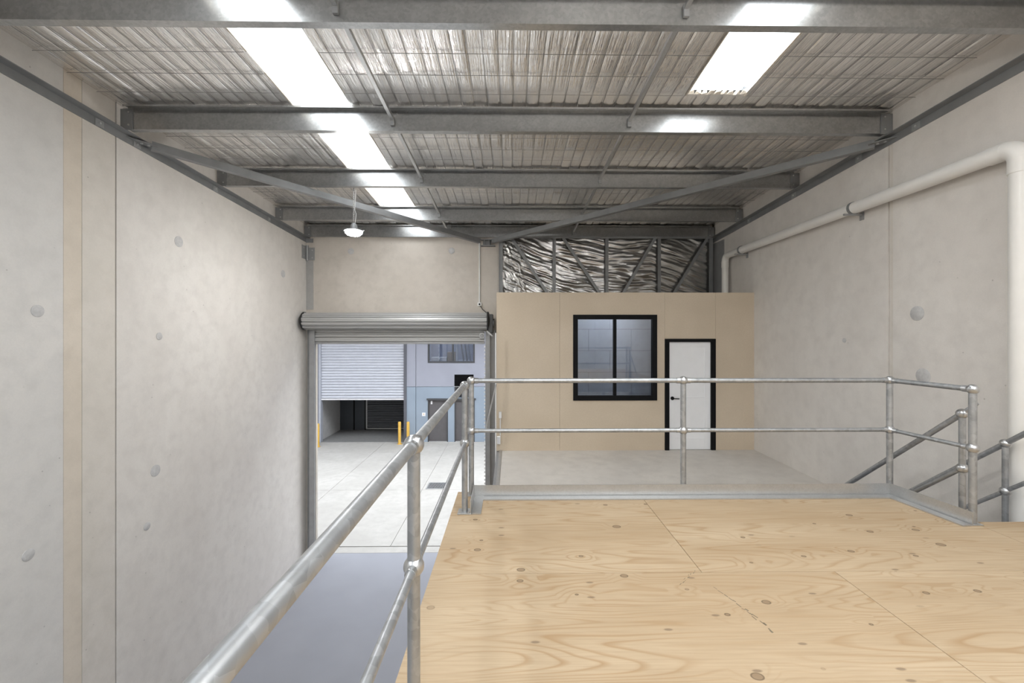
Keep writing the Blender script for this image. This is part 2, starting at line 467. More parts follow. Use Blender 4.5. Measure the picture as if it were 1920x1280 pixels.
def in_sky(x, y, e=0.):
    return any(x0 - e < x < x1 + e and y0 < y < y1 + e for x0, x1, y0, y1 in SKY)
def foil_ceiling():
    dx = .0125; y_start = 2.7
    nx = int(round((XR - XL) / dx)); ny = int(round((YB - y_start) / .05))
    colr = [random.random() for _ in range(80)]; cell = {}
    vs = []; fs = []
    for j in range(ny + 1):
        y = y_start + (YB - y_start) * j / ny
        fv = (y / .32) % 1.0; cv = int(y / .32)
        ey = 1 - abs(2 * fv - 1) ** 5
        for i in range(nx + 1):
            x = XL + (XR - XL) * i / nx
            u = (x - XL) / .15; cu = int(u); fu = u % 1.0
            A = .002 + .013 * colr[cu % 80] ** 1.5
            k = cell.setdefault((cu, cv), random.random()); A *= .6 + .8 * k
            ex = 1 - abs(2 * fu - 1) ** (2.5 + 4 * colr[(cu * 7) % 80])
            w = noise.noise((x * 22 + y * 1.2, y * 1.3, 1.3)) * .0042 + noise.noise((x * 55, y * 2.6, 7.1)) * .0022
            w += noise.noise((x * 3.1, y * 1.1, 4.4)) * .006
            vs.append((x, y, zf(y) - A * ex * (.70 + .30 * ey) - .004 * ex * ey * k - w * (.35 + .65 * ex) + .016))
    for j in range(ny):
        y = y_start + (YB - y_start) * (j + .5) / ny
        for i in range(nx):
            x = XL + (XR - XL) * (i + .5) / nx
            if in_sky(x, y): continue
            a = j * (nx + 1) + i
            fs.append((a, a + 1, a + nx + 2, a + nx + 1))
    return MB().add(vs, fs)
cl = foil_ceiling().build('ceiling', M['foil'])
for p in cl.data.polygons: p.use_smooth = True
struct(cl, 'crinkled silver foil lining under the roof held up by wire mesh')
for x0, x1, y0, y1 in columns(XL, XR, YF, 2.7):
    if y0 > y1 - .01: continue
    y1 = min(y1, 2.7)
    sloped(x0, x1, y0, y1, 0, .01).build('foil_sheet', M['foil'], cl)
# torn foil edge at the end of the short skylight
tb = MB()
for i in range(9):
    x = b0 + .02 + i * .074; d = random.uniform(.02, .10); z0 = zf(by1)
    tb.add([(x, by1 + .02, z0 + .03), (x + .08, by1 + .02, z0 + .02), (x + .06, by1 - d, z0 + random.uniform(.01, .06)), (x + .02, by1 - d * .7, z0 + random.uniform(.0, .05)),
            (x, by1 + .02, z0 + .036), (x + .08, by1 + .02, z0 + .026), (x + .06, by1 - d, z0 + .07), (x + .02, by1 - d * .7, z0 + .06)],
           [(0,1,2,3),(7,6,5,4),(0,4,5,1),(1,5,6,2),(2,6,7,3),(3,7,4,0)])
tb.build('torn_edge', M['wool'], cl)
# wire mesh carrying the foil
wm = MB(); rW = .0019
k = 1
while XL + .15 * k < XR:
    x = XL + .15 * k
    if not in_sky(x, 4.0): segs = [(2.7, YB)]
    else: segs = [(s[3], YB) for s in SKY if s[0] < x < s[1] and s[3] < YB]
    for y0, y1 in segs:
        m = max(1, int((y1 - y0) / .32)); q = [y0 + .02 + (y1 - y0 - .04) * i / m for i in range(m + 1)]
        for ya, yb_ in zip(q, q[1:]): wm.bar((x, ya, zf(ya) + .006), (x, yb_, zf(yb_) + .006), rW * 2, rW * 2)
    k += 1
y = math.ceil(2.7 / .32) * .32
while y < YB:
    xs = [XL] + sorted(v for s in SKY if s[2] < y < s[3] for v in s[:2]) + [XR]
    for i in range(0, len(xs), 2): wm.bar((xs[i] + .02, y, zf(y) - .010), (xs[i+1] - .02, y, zf(y) - .010), rW * 2, rW * 2)
    y += .32
tag(wm.build('wire_mesh', M['wire']), 'square wire safety mesh stretched beneath the silver foil ceiling', 'wire mesh')

# ------------------------------------------------------------------ roof steel
PY = [1.79, 3.45, 5.10, 6.76, 8.42, 9.60]
PD = .255
names = ['galvanised zed purlin overhead, nearest the viewer, above the top of the picture',
         'nearest visible galvanised purlin, spanning the very top of the picture',
         'second galvanised purlin down from the top of the picture',
         'third galvanised purlin down from the top, the lamp chain hangs from it',
         'fourth galvanised purlin down from the top, just before the end wall one',
         'last galvanised purlin, tight against the end wall above the foil wrap']
def bolt(parent, c, n, r=.011):
    n = Vector(n); c = Vector(c)
    MB().tube([c, c + n * .009], r, 6).build('bolt', M['bolt'], parent)
for i, (y, lb) in enumerate(zip(PY, names)):
    t = .012; top = zf(y) - .012; bot = top - PD; fl = .075 if i < 5 else .06
    x0, x1 = XL + .10, XR - .10
    P = thing('roof_purlin', (0, y, bot), lb, 'roof beam', 'galvanised roof purlins')
    prof = [(0, bot), (fl, bot), (fl, bot + .02), (fl - .003, bot + .02), (fl - .003, bot + .003), (.003, bot + .003), (.003, top - .003), (.003, top),
            (-fl, top), (-fl, top - .02), (-fl + .003, top - .02), (-fl + .003, top - .003), (0, top - .003)]
    MB().prism(prof, lambda p, q, s, y=y: (s, y + p, q), x0, x1).build('beam', M['galv'], P)
    for sx, xw in ((1, XL), (-1, XR)):
        xe = xw + sx * .10
        c = box(min(xw + sx*.02, xe + sx*.06), max(xw + sx*.02, xe + sx*.06), y - .012, y - .001, bot - .01, top - .02).build('cleat', M['steel'], P)
        for zz in (bot + .045, top - .06):
            bolt(c, (xe + sx * .02, y - .012, zz), (0, -1, 0))
# bridging between purlins
ords = ['nearest', 'second', 'third', 'fourth', 'fifth']
for i in range(5):
    ya, yb_ = PY[i] + .004, PY[i + 1] - .004
    for sx, side in ((-1.40, 'left'), (1.42, 'right')):
        za, zb = zf(ya) - .14, zf(yb_) - .14
        B = thing('bridging_channel', (sx, (ya + yb_) / 2, za), f'thin bridging channel between purlins, {ords[i]} from the viewer in the {side} row', 'brace', 'bridging channels between purlins')
        pr = [(-.019, -.02), (.019, -.02), (.019, .02), (.016, .02), (.016, -.017), (-.016, -.017), (-.016, .02), (-.019, .02)]
        MB().angle((sx, ya, za), (sx, yb_, zb), pr, (1, 0, 0)).build('channel', M['galv_plate'], B)
        box(sx - .022, sx + .024, yb_ - .028, yb_, zb - .075, zb + .03).build('end_bracket', M['cleat'], B, bevel=.003)
        bolt(B, (sx + .05, yb_ + .004, zb + .07), (0, -1, 0), .009)
# ledger angles bolted along the side walls
def ha(y): return CZ + 2.457 - .0535 * (y - 3.9)
for xw, sx, lb in ((XL, 1, 'grey steel ledger angle bolted along the left wall under the purlins'), (XR, -1, 'grey steel ledger angle bolted along the right wall under the purlins')):
    L = thing('ledger_angle', (xw, 5, ha(5) - .1), lb, 'steel angle', 'steel ledger angles on the side walls')
    pr = [(0, -.10), (.009, -.10), (.009, -.009), (.10, -.009), (.10, 0), (0, 0)]
    MB().angle((xw + sx * .001, 0.0, ha(0.0)), (xw + sx * .001, YB - .03, ha(YB - .03)), pr, (sx, 0, 0)).build('angle_bar', M['steel'], L)
    for y in ((4.84, 5.32, 6.72, 8.2) if sx > 0 else (4.8, 5.6, 6.9, 8.2)):
        c = box(*sorted((xw + sx*.0105, xw + sx*.018)), y - .05, y + .05, ha(y) - .095, ha(y) - .015).build('washer_plate', M['cleat'], L, bevel=.002)
        bolt(c, (xw + sx * .018, y, ha(y) - .055), (sx, 0, 0), .014)
    box(*sorted((xw + sx*.012, xw + sx*.17)), YB - .055, YB - .032, ha(YB) - .11, ha(YB) - .02).build('end_plate', M['steel'], L, bevel=.003)
# diagonal roof braces meeting at the end wall
for pa, pb, sd, lb in (((XL + .13, 5.40, CZ + 2.352), (-.66, 9.50, CZ + 2.05), (.72, -.69, 0), 'grey angle roof brace slanting from the left wall to the end wall'),
                       ((XR - .13, 5.22, CZ + 2.345), (-.42, 9.50, CZ + 2.05), (-.69, -.72, 0), 'grey angle roof brace slanting from the right wall to the end wall')):
    B = thing('diagonal_brace', pa, lb, 'brace', 'diagonal roof braces')
    pr = [(0, -.05), (0, .05), (-.008, .05), (-.008, -.042), (-.09, -.042), (-.09, -.05)]
    MB().angle(pa, pb, pr, sd).build('angle_bar', M['steel'], B)
    d = (Vector(pb) - Vector(pa)).normalized()
    s = Vector((1 if pa[0] < 0 else -1, 0, 0))
    a = Vector(pa)
    g = MB().bar(a - d * .42 - Vector((0, 0, .008)), a + d * .06 - Vector((0, 0, .008)), .13, .010).build('gusset', M['steel'], B)
    bolt(g, a - d * .03 + Vector((0, 0, -.014)), (0, 0, -1), .016); bolt(g, a - d * .10 + Vector((0, 0, -.014)), (0, 0, -1), .016)
bk = thing('brace_bracket', (-.54, YB - .02, CZ + 1.94), 'dark steel bracket on the end wall where both roof braces meet', 'bracket')
box(-.665, -.36, YB - .14, YB - .001, CZ + 2.09, CZ + 2.105).build('top_plate', M['steel'], bk)
box(-.665, -.34, YB - .16, YB - .001, CZ + 1.955, CZ + 1.97).build('base_plate', M['steel'], bk)
box(-.62, -.44, YB - .03, YB - .001, CZ + 1.97, CZ + 2.09).build('web_plate', M['steel'], bk)
for x in (-.58, -.48): box(x - .006, x + .006, YB - .13, YB - .03, CZ + 1.97, CZ + 2.09).build('stiffener', M['steel'], bk)
cb = thing('corner_bracket', (XL + .05, YB - .05, CZ + 1.62), 'grey bolted corner plate joining left wall and end wall', 'bracket')
box(XL + .001, XL + .012, YB - .22, YB - .001, CZ + 1.66, CZ + 1.96).build('side_plate', M['cleat'], cb, bevel=.003)
box(XL + .012, XL + .19, YB - .012, YB - .001, CZ + 1.64, CZ + 1.93).build('wall_plate', M['cleat'], cb, bevel=.003)
MB().tube([(XL + .035, YB - .035, CZ + 1.63), (XL + .035, YB - .035, CZ + 1.97)], .028, 10).build('corner_rib', M['cleat'], cb, smooth=True)
for zz in (1.72, 1.90): bolt(cb, (XL + .012, YB - .15, CZ + zz), (1, 0, 0), .014)
for zz in (1.70, 1.87): bolt(cb, (XL + .14, YB - .012, CZ + zz), (0, -1, 0), .014)
tag(box(XL + .002, XL + .16, YB - .010, YB - .001, 5.5, CZ + 1.63).build('corner_flashing', M['galv_plate']), 'grey vertical flashing strip in the back left corner above the roller door', 'flashing')

# highbay lamps: one in view, three added out of view to brighten the room
def highbay(LX, LY, label, wf):
    LZ = CZ + (1.60 if wf else 2.16)
    hb = thing('highbay_lamp', (LX, LY, LZ - .04), label, 'lamp', 'highbay lamps')
    ztop = zf(LY) - .012 - (PD if wf else 0)
    chain = MB(); z = LZ + .18; k = 0
    while z < ztop - .03:
        r = .011
        pts = []
        for q in range(9):
            t = 2 * math.pi * q / 8; a = r * math.cos(t); b = .026 * math.sin(t)
            pts.append((LX + (a if k % 2 else 0), LY + (0 if k % 2 else a), z + .02 + b))
        chain.tube(pts, .0035, 5, False); z += .036; k += 1
    chain.build('chain', M['bolt'], hb)
    MB().tube([(LX, LY, ztop - .045), (LX, LY, ztop + .004)], .006, 6).build('hook', M['steel_dark'], hb)
    MB().tube([(LX + .02, LY + .01, LZ + .16), (LX + .035, LY + .012, LZ + .30), (LX + .012, LY + .012, LZ + .36), (LX + .03, LY + .012, ztop - .02)], .004, 6).build('power_cable', M['white_plastic'], hb)
    MB().lathe((LX, LY, LZ), [(.132, .021), (.145, .026), (.14, .04), (.06, .055), (.05, .11), (.03, .15)], 28).build('housing', M['steel'], hb, smooth=True)
    MB().lathe((LX, LY, LZ), [(.04, -.055), (.095, -.04), (.130, -.008), (.134, .021)], 28).build('diffuser', M['lamp'], hb, smooth=True)
    for s in (-1, 1): MB().bar((LX + s * .125, LY, LZ + .015), (LX + s * .165, LY, LZ + .04), .03, .012).build('clip', M['steel_dark'], hb)


highbay(-2.50, 6.84, 'glowing round highbay lamp hanging on a chain from a purlin', True)
for x, y, l in ((.9, 1.75, 'nearest'), (2.6, -1.6, 'middle'), (.5, -4.6, 'farthest')):
    highbay(x, y, l + ' of three highbay lamps added out of view to brighten the room', False)

# ------------------------------------------------------------------ roller door in the end wall
rd = thing('roller_door', (-2.46, YB - .2, 0), 'zinc roller door almost fully rolled up over the doorway', 'roller door')
DCY, DCZ, DR = YB - .30, CZ + .262, .178
n = 390; prof = []
for k in range(n):
    t = 2 * math.pi * k / n
    f_ = (t / (2 * math.pi) * 11 + .35) % 1.0
    w = -.040 if f_ < .17 else (-.006 if f_ > .62 else .008)
    prof.append(((DR + w) * math.cos(t), (DR + w) * math.sin(t)))
MB().prism(prof, lambda p, q, s: (s, DCY + p, DCZ + q), DX0 - .11, DX1 + .02).build('drum', M['shutter'], rd)
curt = []; zz = DCZ - .10; zb_ = CZ - .215
N = 90
for k in range(N + 1):
    z = zz + (zb_ - zz) * k / N
    w = .5 - .5 * math.cos((z - zb_) / .105 * 2 * math.pi)
    f_ = ((z - zb_) / .105) % 1.0
    curt.append((YB - .085 - (.0 if f_ < .24 else .055 if f_ < .66 else .042), z))
poly = curt + [(p + .012, q) for p, q in curt[::-1]]
MB().prism(poly, lambda p, q, s: (s, p, q), DX0 + .03, DX1 - .05).build('curtain', M['shutter'], rd)
box(DX0 + .03, DX1 - .05, YB - .13, YB - .075, zb_ - .035, zb_ + .01).build('bottom_rail', M['cleat'], rd, bevel=.004)
MB().lathe((DX0 - .12, DCY, DCZ), [(.19, -.02), (.20, -.012), (.20, .012)], 32, 'x').build('end_disc', M['black_rubber'], rd, smooth=True)
MB().lathe((DX1 + .03, DCY, DCZ), [(.205, -.012), (.205, .02), (.12, .05), (.05, .08)], 32, 'x').build('end_disc', M['black_rubber'], rd, smooth=True)
op = MB().box(DX1 + .05, DX1 + .15, DCY - .12, DCY + .16, DCZ - .27, DCZ + .15).build('operator_plate', M['steel_dark'], rd, bevel=.02)
MB().lathe((DX1 + .16, DCY - .02, DCZ - .05), [(.10, -.02), (.10, .02), (.03, .03)], 20, 'x').build('sprocket', M['steel_dark'], op, smooth=True)
MB().bar((DX1 + .02, DCY - .16, DCZ - .22), (DX1 + .14, DCY - .16, DCZ - .33), .03, .03).build('release_lever', M['galv_plate'], op)
lk = MB().box(DX1 - .16, DX1 - .05, YB - .20, YB - .13, CZ - .13, CZ + .0).build('lock_box', M['galv_plate'], rd, bevel=.008)
MB().lathe((DX1 - .105, YB - .21, CZ - .065), [(.03, -.014), (.038, -.004), (.038, .006)], 18, 'y').build('lock_barrel', M['cleat'], lk, smooth=True)
for x0, x1 in ((DX0 - .15, DX0 + .04), (DX1 - .03, DX1 + .20)):
    g = MB()
    if x0 < -3:
        MB().box(x0, x0 + .07, YB - .10, YB - .001, 0, CZ + .07).build('wall_angle', M['steel'], rd); g.box(x0 + .085, x1, YB - .17, YB - .15, 0, CZ + .07); g.box(x0 + .07, x0 + .085, YB - .17, YB - .001, 0, CZ + .07); g.box(x0 + .085, x1 - .02, YB - .10, YB - .08, 0, CZ + .07)
    else:
        g.box(x0, x0 + .09, YB - .17, YB - .15, 0, CZ + .03); g.box(x0 + .09, x0 + .105, YB - .17, YB - .001, 0, CZ + .03); g.box(x0, x0 + .09, YB - .10, YB - .08, 0, CZ + .03); g.box(x0 + .105, x1, YB - .06, YB - .001, 0, CZ + .07)
    g.build('guide_channel', M['cleat'], rd, bevel=.002)
br = MB()
z = .05
while z < CZ - .25: br.box(DX1 - .055, DX1 - .035, YB - .165, YB - .155, z, z + .045); z += .085
br.build('perforation_light', M['white_plastic'], rd)  # pale blocks stand in for daylight seen through the guide's perforations

# conduit, junction box and cable above the door
cd = thing('power_conduit', (-.70, YB - .02, 5.6), 'thin white conduit down the end wall to a socket above the roller door', 'conduit')
MB().tube([(-.70, YB - .02, 5.66), (-.70, YB - .02, CZ + 2.06)], .016, 12).build('conduit', M['white_plastic'], cd, smooth=True)
jb = box(-.745, -.655, YB - .055, YB - .001, 5.58, 5.66).build('junction_box', M['white_plastic'], cd, bevel=.006)
MB().lathe((-.70, YB - .055, 5.62), [(.018, -.008), (.02, .002)], 14, 'y').build('socket', M['black'], jb)
MB().tube([(-.68, YB - .05, 5.585), (-.63, YB - .06, 5.50), (-.53, YB - .10, 5.42), (-.45, YB - .12, 5.36), (-.39, YB - .14, 5.22), (-.39, YB - .16, 5.1)], .007, 8).build('power_cord', M['black_rubber'], cd, smooth=True)

# ------------------------------------------------------------------ mezzanine with the site office
MZ = CZ - 2.22; OY = 8.05; OT = CZ + .765; OXL = -.262
mz = struct(box(-.16, XR, 6.1, YB - .001, MZ - .2, MZ).build('floor_mezzanine', M['mezz']), 'trowelled concrete mezzanine floor in front of the office')
box(-.215, -.161, 6.1, OY + .05, MZ - .32, MZ + .012).build('edge_channel', M['galv_plate'], mz, bevel=.004)
box(-.26, -.216, 6.1, OY + .05, MZ - .30, MZ - .02).build('edge_board', M['cleat'], mz, bevel=.004)
struct(box(-.16, -.06, 6.3, YB - .001, 0, MZ - .2).build('wall_lower', M['mdf']), 'lined wall under the mezzanine edge')
# office front wall: separate boards around window and door
WX0, WX1, WZ0, WZ1 = 1.185, 2.775, CZ - 1.275, CZ + .345
QX0, QX1, QZ1 = 2.925, 3.89, CZ - .11
wo = sempty('wall_office', (2.2, OY, MZ), 'particle board front wall of the upstairs office')
e = .0015
for x0, x1, z0, z1 in ((OXL, .93 - e, MZ, OT), (.93 + e, WX0, MZ, OT), (WX0, WX1, WZ1, OT), (WX0, WX1, MZ, WZ0), (WX1, QX0 - e, MZ, OT),
                       (QX0 + e, QX1 - e, QZ1, OT), (QX1 + e, XR, MZ, OT)):
    box(x0, x1, OY, OY + .09, z0, z1).build('board', M['mdf'], wo)
so = struct(box(OXL, OXL + .09, OY + .091, YB - .10, MZ, OT).build('wall_office_side', M['mdf']), 'side wall of the upstairs office')
struct(box(OXL, XR, OY + .091, YB - .12, OT - .10, OT - .002).build('ceiling_office', M['mdf']), 'lid of the upstairs office')
# window
w1 = sempty('window_1', ((WX0 + WX1) / 2, OY, WZ0), 'black framed two pane office window')
fw = .088; yf0, yf1 = OY - .022, OY + .075
for x0, x1, z0, z1 in ((WX0, WX0 + fw, WZ0, WZ1), (WX1 - fw, WX1, WZ0, WZ1), (WX0 + fw, WX1 - fw, WZ1 - fw, WZ1), (WX0 + fw, WX1 - fw, WZ0, WZ0 + fw)):
    box(x0, x1, yf0, yf1, z0, z1).build('frame', M['black'], w1, bevel=.004)
xm = (WX0 + WX1) / 2
box(xm - .026, xm + .026, yf0 + .01, yf1, WZ0 + fw, WZ1 - fw).build('mullion', M['black'], w1, bevel=.004)
for x0, x1 in ((WX0 + fw, xm - .026), (xm + .026, WX1 - fw)):
    box(x0, x1, OY + .03, OY + .036, WZ0 + fw, WZ1 - fw).build('pane', M['glass'], w1)
# office inside: block wall and an unseen ceiling tube added to light it
ob = struct(box(OXL + .09, XR, OY + 1.10, OY + 1.12, MZ, OT - .10).build('wall_office_rear', M['joint']), 'blue grey block wall inside the office')
bh, bw = .46, .92; r = 0; z = MZ
while z < OT - .12:
    x = OXL + .10 - (bw / 2 if r % 2 else 0)
    while x < XR:
        xa, xb = max(x + .003, OXL + .095), min(x + bw - .003, XR - .003)
        if xb - xa > .02: box(xa, xb, OY + 1.08, OY + 1.10, z + .003, min(z + bh - .003, OT - .102)).build('block', M['block'], ob)
        x += bw
    z += bh; r += 1
ol = thing('added_office_light', (1.98, OY + .5, OT - .2), 'unseen tube light added to brighten the office behind the two pane window', 'lamp')
box(1.40, 2.56, OY + .46, OY + .58, OT - .14, OT - .101).build('batten', M['white_plastic'], ol, bevel=.005)
MB().tube([(1.42, OY + .52, OT - .165), (2.54, OY + .52, OT - .165)], .014, 10).build('tube', M['lamp_office_added'], ol, smooth=True)
# door
d1 = sempty('door_1', ((QX0 + QX1) / 2, OY, MZ), 'white panelled office door in a black frame')
ft = .082
for x0, x1, z0, z1 in ((QX0, QX0 + ft, MZ, QZ1), (QX1 - ft, QX1, MZ, QZ1), (QX0 + ft, QX1 - ft, QZ1 - .06, QZ1)):
    box(x0, x1, OY - .022, OY + .08, z0, z1).build('frame', M['black'], d1, bevel=.004)
lx0, lx1, lz0, lz1 = QX0 + ft + .003, QX1 - ft - .003, MZ + .008, QZ1 - .063
lf = box(lx0, lx1, OY + .030, OY + .066, lz0, lz1).build('leaf', M['door_white'], d1)
for x0, x1, z0, z1 in ((lx0, lx0 + .11, lz0, lz1), (lx1 - .11, lx1, lz0, lz1), (lx0 + .11, lx1 - .11, lz1 - .11, lz1), (lx0 + .11, lx1 - .11, lz0, lz0 + .21), (lx0 + .11, lx1 - .11, lz0 + .985, lz0 + 1.0)):
    box(x0, x1, OY + .020, OY + .0305, z0, z1).build('stile', M['door_white'], lf, bevel=.002)
hd = MB().lathe((lx0 + .065, OY + .02, MZ + .98), [(.034, -.012), (.034, 0)], 20, 'y').build('door_handle', M['black'], lf, smooth=True)
MB().bar((lx0 + .065, OY - .02, MZ + .98), (lx0 + .185, OY - .02, MZ + .975), .016, .016).tube([(lx0 + .065, OY + .012, MZ + .98), (lx0 + .065, OY - .028, MZ + .98)], .011, 10).build('lever', M['black'], hd)
# foil wrapped stud wall above the office
FY = YB - .10
fr = thing('stud_frame', (2.15, FY, OT), 'grey steel stud frame with slanted braces above the office', 'wall frame')
fz0, fz1 = OT - .06, zf(YB) - .27
for x in (-.215, .985, 2.175, 3.36, 4.535):
    wv = .085 if x in (-.215, 4.535) else .072
    pr = [(-wv/2, 0), (wv/2, 0), (wv/2, .012), (wv/2 - .008, .012), (wv/2 - .008, .006), (-wv/2 + .008, .006), (-wv/2 + .008, .012), (-wv/2, .012)]
    box(x - wv/2, x + wv/2, FY - .035, FY - .020, fz0, fz1).build('stud', M['steel'], fr, bevel=.003)
    box(x - wv/2, x - wv/2 + .012, FY - .055, FY - .035, fz0, fz1).build('stud_lip', M['steel'], fr)
for (xa, za), (xb, zb) in (((.02, fz1 - .01), (.93, fz0 + .03)), ((1.18, fz1 - .01), (2.12, fz0 + .02)), ((3.26, fz1 - .01), (2.44, fz0 + .02)), ((4.44, fz1 - .01), (3.58, fz0 + .02))):
    MB().bar((xa, FY - .062, za), (xb, FY - .062, zb), .012, .062, (0, -1, 0) if False else (1, 0, .6)).build('brace', M['steel'], fr)
box(-.25, 4.58, FY - .056, FY - .022, fz0 - .0, fz0 + .085).build('bottom_plate', M['steel'], fr)
box(-.25, 4.58, FY - .056, FY - .022, fz1 - .02, fz1 + .02).build('top_plate', M['steel'], fr)
vs = []; fs = []; nx, nz = 420, 90
for j in range(nz + 1):
    z = fz0 - .04 + (fz1 - fz0 + .06) * j / nz
    for i in range(nx + 1):
        x = -.20 + 4.74 * i / nx
        b = (x - .985) / 1.19; s = abs(math.sin(math.pi * (b % 1.0)))
        q = min(1., max(0., (x - .6) / 2.6)); F_ = .42 * (x - 1.3 * q * q) - .05 * x * q
        dz = (z - fz0) + F_ + .05 * noise.noise((x * 1.4, z * 2., 9.))
        w = noise.noise((x * 1.2, dz * 8., 1.1)) * .040 + noise.noise((x * 2.2 + 3., dz * 17, 5.)) * .026 + noise.noise((x * 4.5, dz * 36, 2.)) * .012
        w *= .6 + .8 * abs(noise.noise((x * 1.9, z * 3.1, 6.)))
        if x < .35: w += noise.noise((x * 16 + dz * 7, dz * 6, 3.)) * .02
        vs.append((x, FY + .045 + w * (.55 + .45 * s), z))
for j in range(nz):
    for i in range(nx):
        a = j * (nx + 1) + i; fs.append((a, a + 1, a + nx + 2, a + nx + 1))
fo = MB().add(vs, fs).build('foil_wrap', M['foil_wall'])
for p in fo.data.polygons: p.use_smooth = True
tag(fo, 'crumpled silver foil wrap stretched behind the steel studs above the office', 'foil wrap')
tag(box(XR - .012, XR - .001, YB - .55, YB - .03, OT, ha(YB) - .12).build('corner_cladding', M['cleat']), 'plain grey plate on the right wall beside the foil wrap', 'cladding')

# bits around the office corner
sw = thing('isolator_switch', (-.19, OY - .01, CZ - 1.53), 'white switch with a short conduit on the office wall corner', 'switch', 'white electrical boxes by the office corner')
box(-.215, -.165, OY - .045, OY - .001, CZ - 1.60, CZ - 1.48).build('switch_body', M['white_plastic'], sw, bevel=.006)
MB().tube([(-.19, OY - .015, CZ - 1.60), (-.19, OY - .015, CZ - 1.93)], .010, 10).build('conduit', M['white_plastic'], sw, smooth=True)
s2 = thing('power_socket', (-.225, OY - .01, CZ - 2.1), 'white double socket low on the office wall corner', 'socket', 'white electrical boxes by the office corner')
box(-.255, -.185, OY - .04, OY - .001, CZ - 2.09, CZ - 1.94).build('socket_body', M['white_plastic'], s2, bevel=.006)
box(-.24, -.20, OY - .046, OY - .04, CZ - 2.07, CZ - 1.97).build('socket_face', M['paper'], s2, bevel=.003)
tri = thing('stay_frame', (-.34, OY - .15, CZ - 1.85), 'thin bent tube stay beside the office corner, behind the railing', 'bracket')
MB().tube([(-.265, OY - .1, CZ - .95), (-.285, OY - .1, CZ - 1.05), (-.44, OY - .1, CZ - 1.70), (-.448, OY - .1, CZ - 1.76), (-.43, OY - .1, CZ - 1.80), (-.285, OY - .1, CZ - 1.83)], .014, 10).build('diagonal_tube', M['galv_plate'], tri, smooth=True)
MB().tube([(-.272, OY - .1, CZ + .0), (-.272, OY - .1, MZ - .30)], .012, 10).build('upright', M['white_plastic'], tri, smooth=True)

# ------------------------------------------------------------------ plywood platform
PZ = CZ - 1.46; PT = .022
pf = thing('plywood_platform', (2.0, 1.5, PZ - PT), 'raised platform floored with knotty pine plywood sheets', 'platform')
g = .0016
PXL = -.483
rows = [((PXL, 1.168), 2.59, 3.93), ((1.168, 3.565), 2.59, 3.93), ((3.565, XR - .004), 2.59, 3.255),
        ((PXL, 1.985), 1.39, 2.59), ((1.985, 4.385), 1.39, 2.59), ((4.385, XR - .004), 1.39, 2.59),
        ((PXL, .78), .19, 1.39), ((.78, 3.18), .19, 1.39), ((3.18, XR - .004), .19, 1.39), ((PXL, 1.985), -1.01, .19), ((1.985, XR - .004), -1.01, .19)]
for (x0, x1), y0, y1 in rows:
    box(x0 + g, x1 - g, y0 + g, y1 - g, PZ - PT, PZ).build('plywood_sheet', M['ply'], pf, bevel=.0012)
rs_ = random.Random(3)
for x, y, dx_, dy_, w_, m in ((1.17, 2.44, .09, -.27, .005, 9), (1.235, 2.24, .055, -.19, .010, 7), (.98, 2.46, .16, .16, .004, 9), (2.95, 1.95, .10, -.08, .003, 4)):
    sc_ = MB()
    for i in range(m):
        u = (i + .2 * rs_.random()) / m; v = u + rs_.uniform(.5, 1.1) / m; jx, jy = rs_.uniform(-.008, .008), rs_.uniform(-.008, .008)
        sc_.bar((x + dx_*u + jx, y + dy_*u + jy, PZ + .0002), (x + dx_*v + jx + rs_.uniform(-.006, .006), y + dy_*v + jy, PZ + .0002), w_ * rs_.uniform(.4, 1.), .0005)
    sc_.build('scuff_mark', M['scuff'], pf)
for y in (-.9, .19, 1.39, 2.59, 3.84):
    box(PXL + .02, (3.55 if y > 3.3 else XR - .02), y - .03, y + .03, PZ - PT - .22, PZ - PT - .001).build('joist', M['galv'], pf)
for x in (PXL + .05, 3.5):
    for y in (.19, 3.80): box(x - .045, x + .045, y - .045, y + .045, 0, PZ - PT - .221).build('column', M['steel'], pf)
box(PXL - .002, PXL + .018, -1.0, 3.93, PZ - PT - .22, PZ - PT - .001).build('edge_beam', M['galv'], pf)

# ------------------------------------------------------------------ guard rails
TR, MR, SR = .0215, .0170, .0245
HT, HM = CZ - .43, CZ - .89
def post(parent, x, y, z0, ztop, zmid=None, r=SR):
    MB().tube([(x, y, z0), (x, y, ztop)], r, 20).build('post', M['galv_pipe'], parent, smooth=True)
    for z in (ztop, zmid):
        if z is not None: MB().ball((x, y, z), .040, (1, 1, .97)).build('ball_fitting', M['galv_fit'], parent, smooth=True)
def rail(parent, pts, r, name):
    MB().tube(pts, r, 20).build(name, M['galv_pipe'], parent, smooth=True)
def collar(parent, p, d, r):
    p, d = Vector(p), Vector(d).normalized()
    MB().tube([p + d * .030, p + d * .062], r + .0045, 18).build('collar', M['galv_fit'], parent, smooth=True)
LRX = -.372
gl = thing('guard_rail', (LRX, 2.5, PZ), 'galvanised pipe guard rail running along the left platform edge towards the viewer', 'railing', 'galvanised pipe railings')
rail(gl, [(LRX, -.9, HT), (LRX - .004, 3.49, HT)], TR + .001, 'top_rail')
rail(gl, [(LRX, -.9, HM - .01), (LRX + .004, 3.49, HM - .005)], MR, 'mid_rail')
for y in (-.9, 1.648, 3.485):
    post(gl, LRX, y, PZ + .004, HT, HM - .008)
    for s in (-1, 1):
        if y < 3 or s < 0:
            collar(gl, (LRX, y, HT), (0, s, 0), TR); collar(gl, (LRX, y, HM - .008), (0, s, 0), MR)
    box(LRX - .055, LRX + .055, y - .055, y + .055, PZ + .0005, PZ + .009).build('base_plate', M['galv_plate'], gl, bevel=.003)
    for sx in (-1, 1): MB().tube([(LRX + sx*.037, y - .037, PZ + .009), (LRX + sx*.037, y - .037, PZ + .022)], .009, 6).build('bolt', M['bolt'], gl)

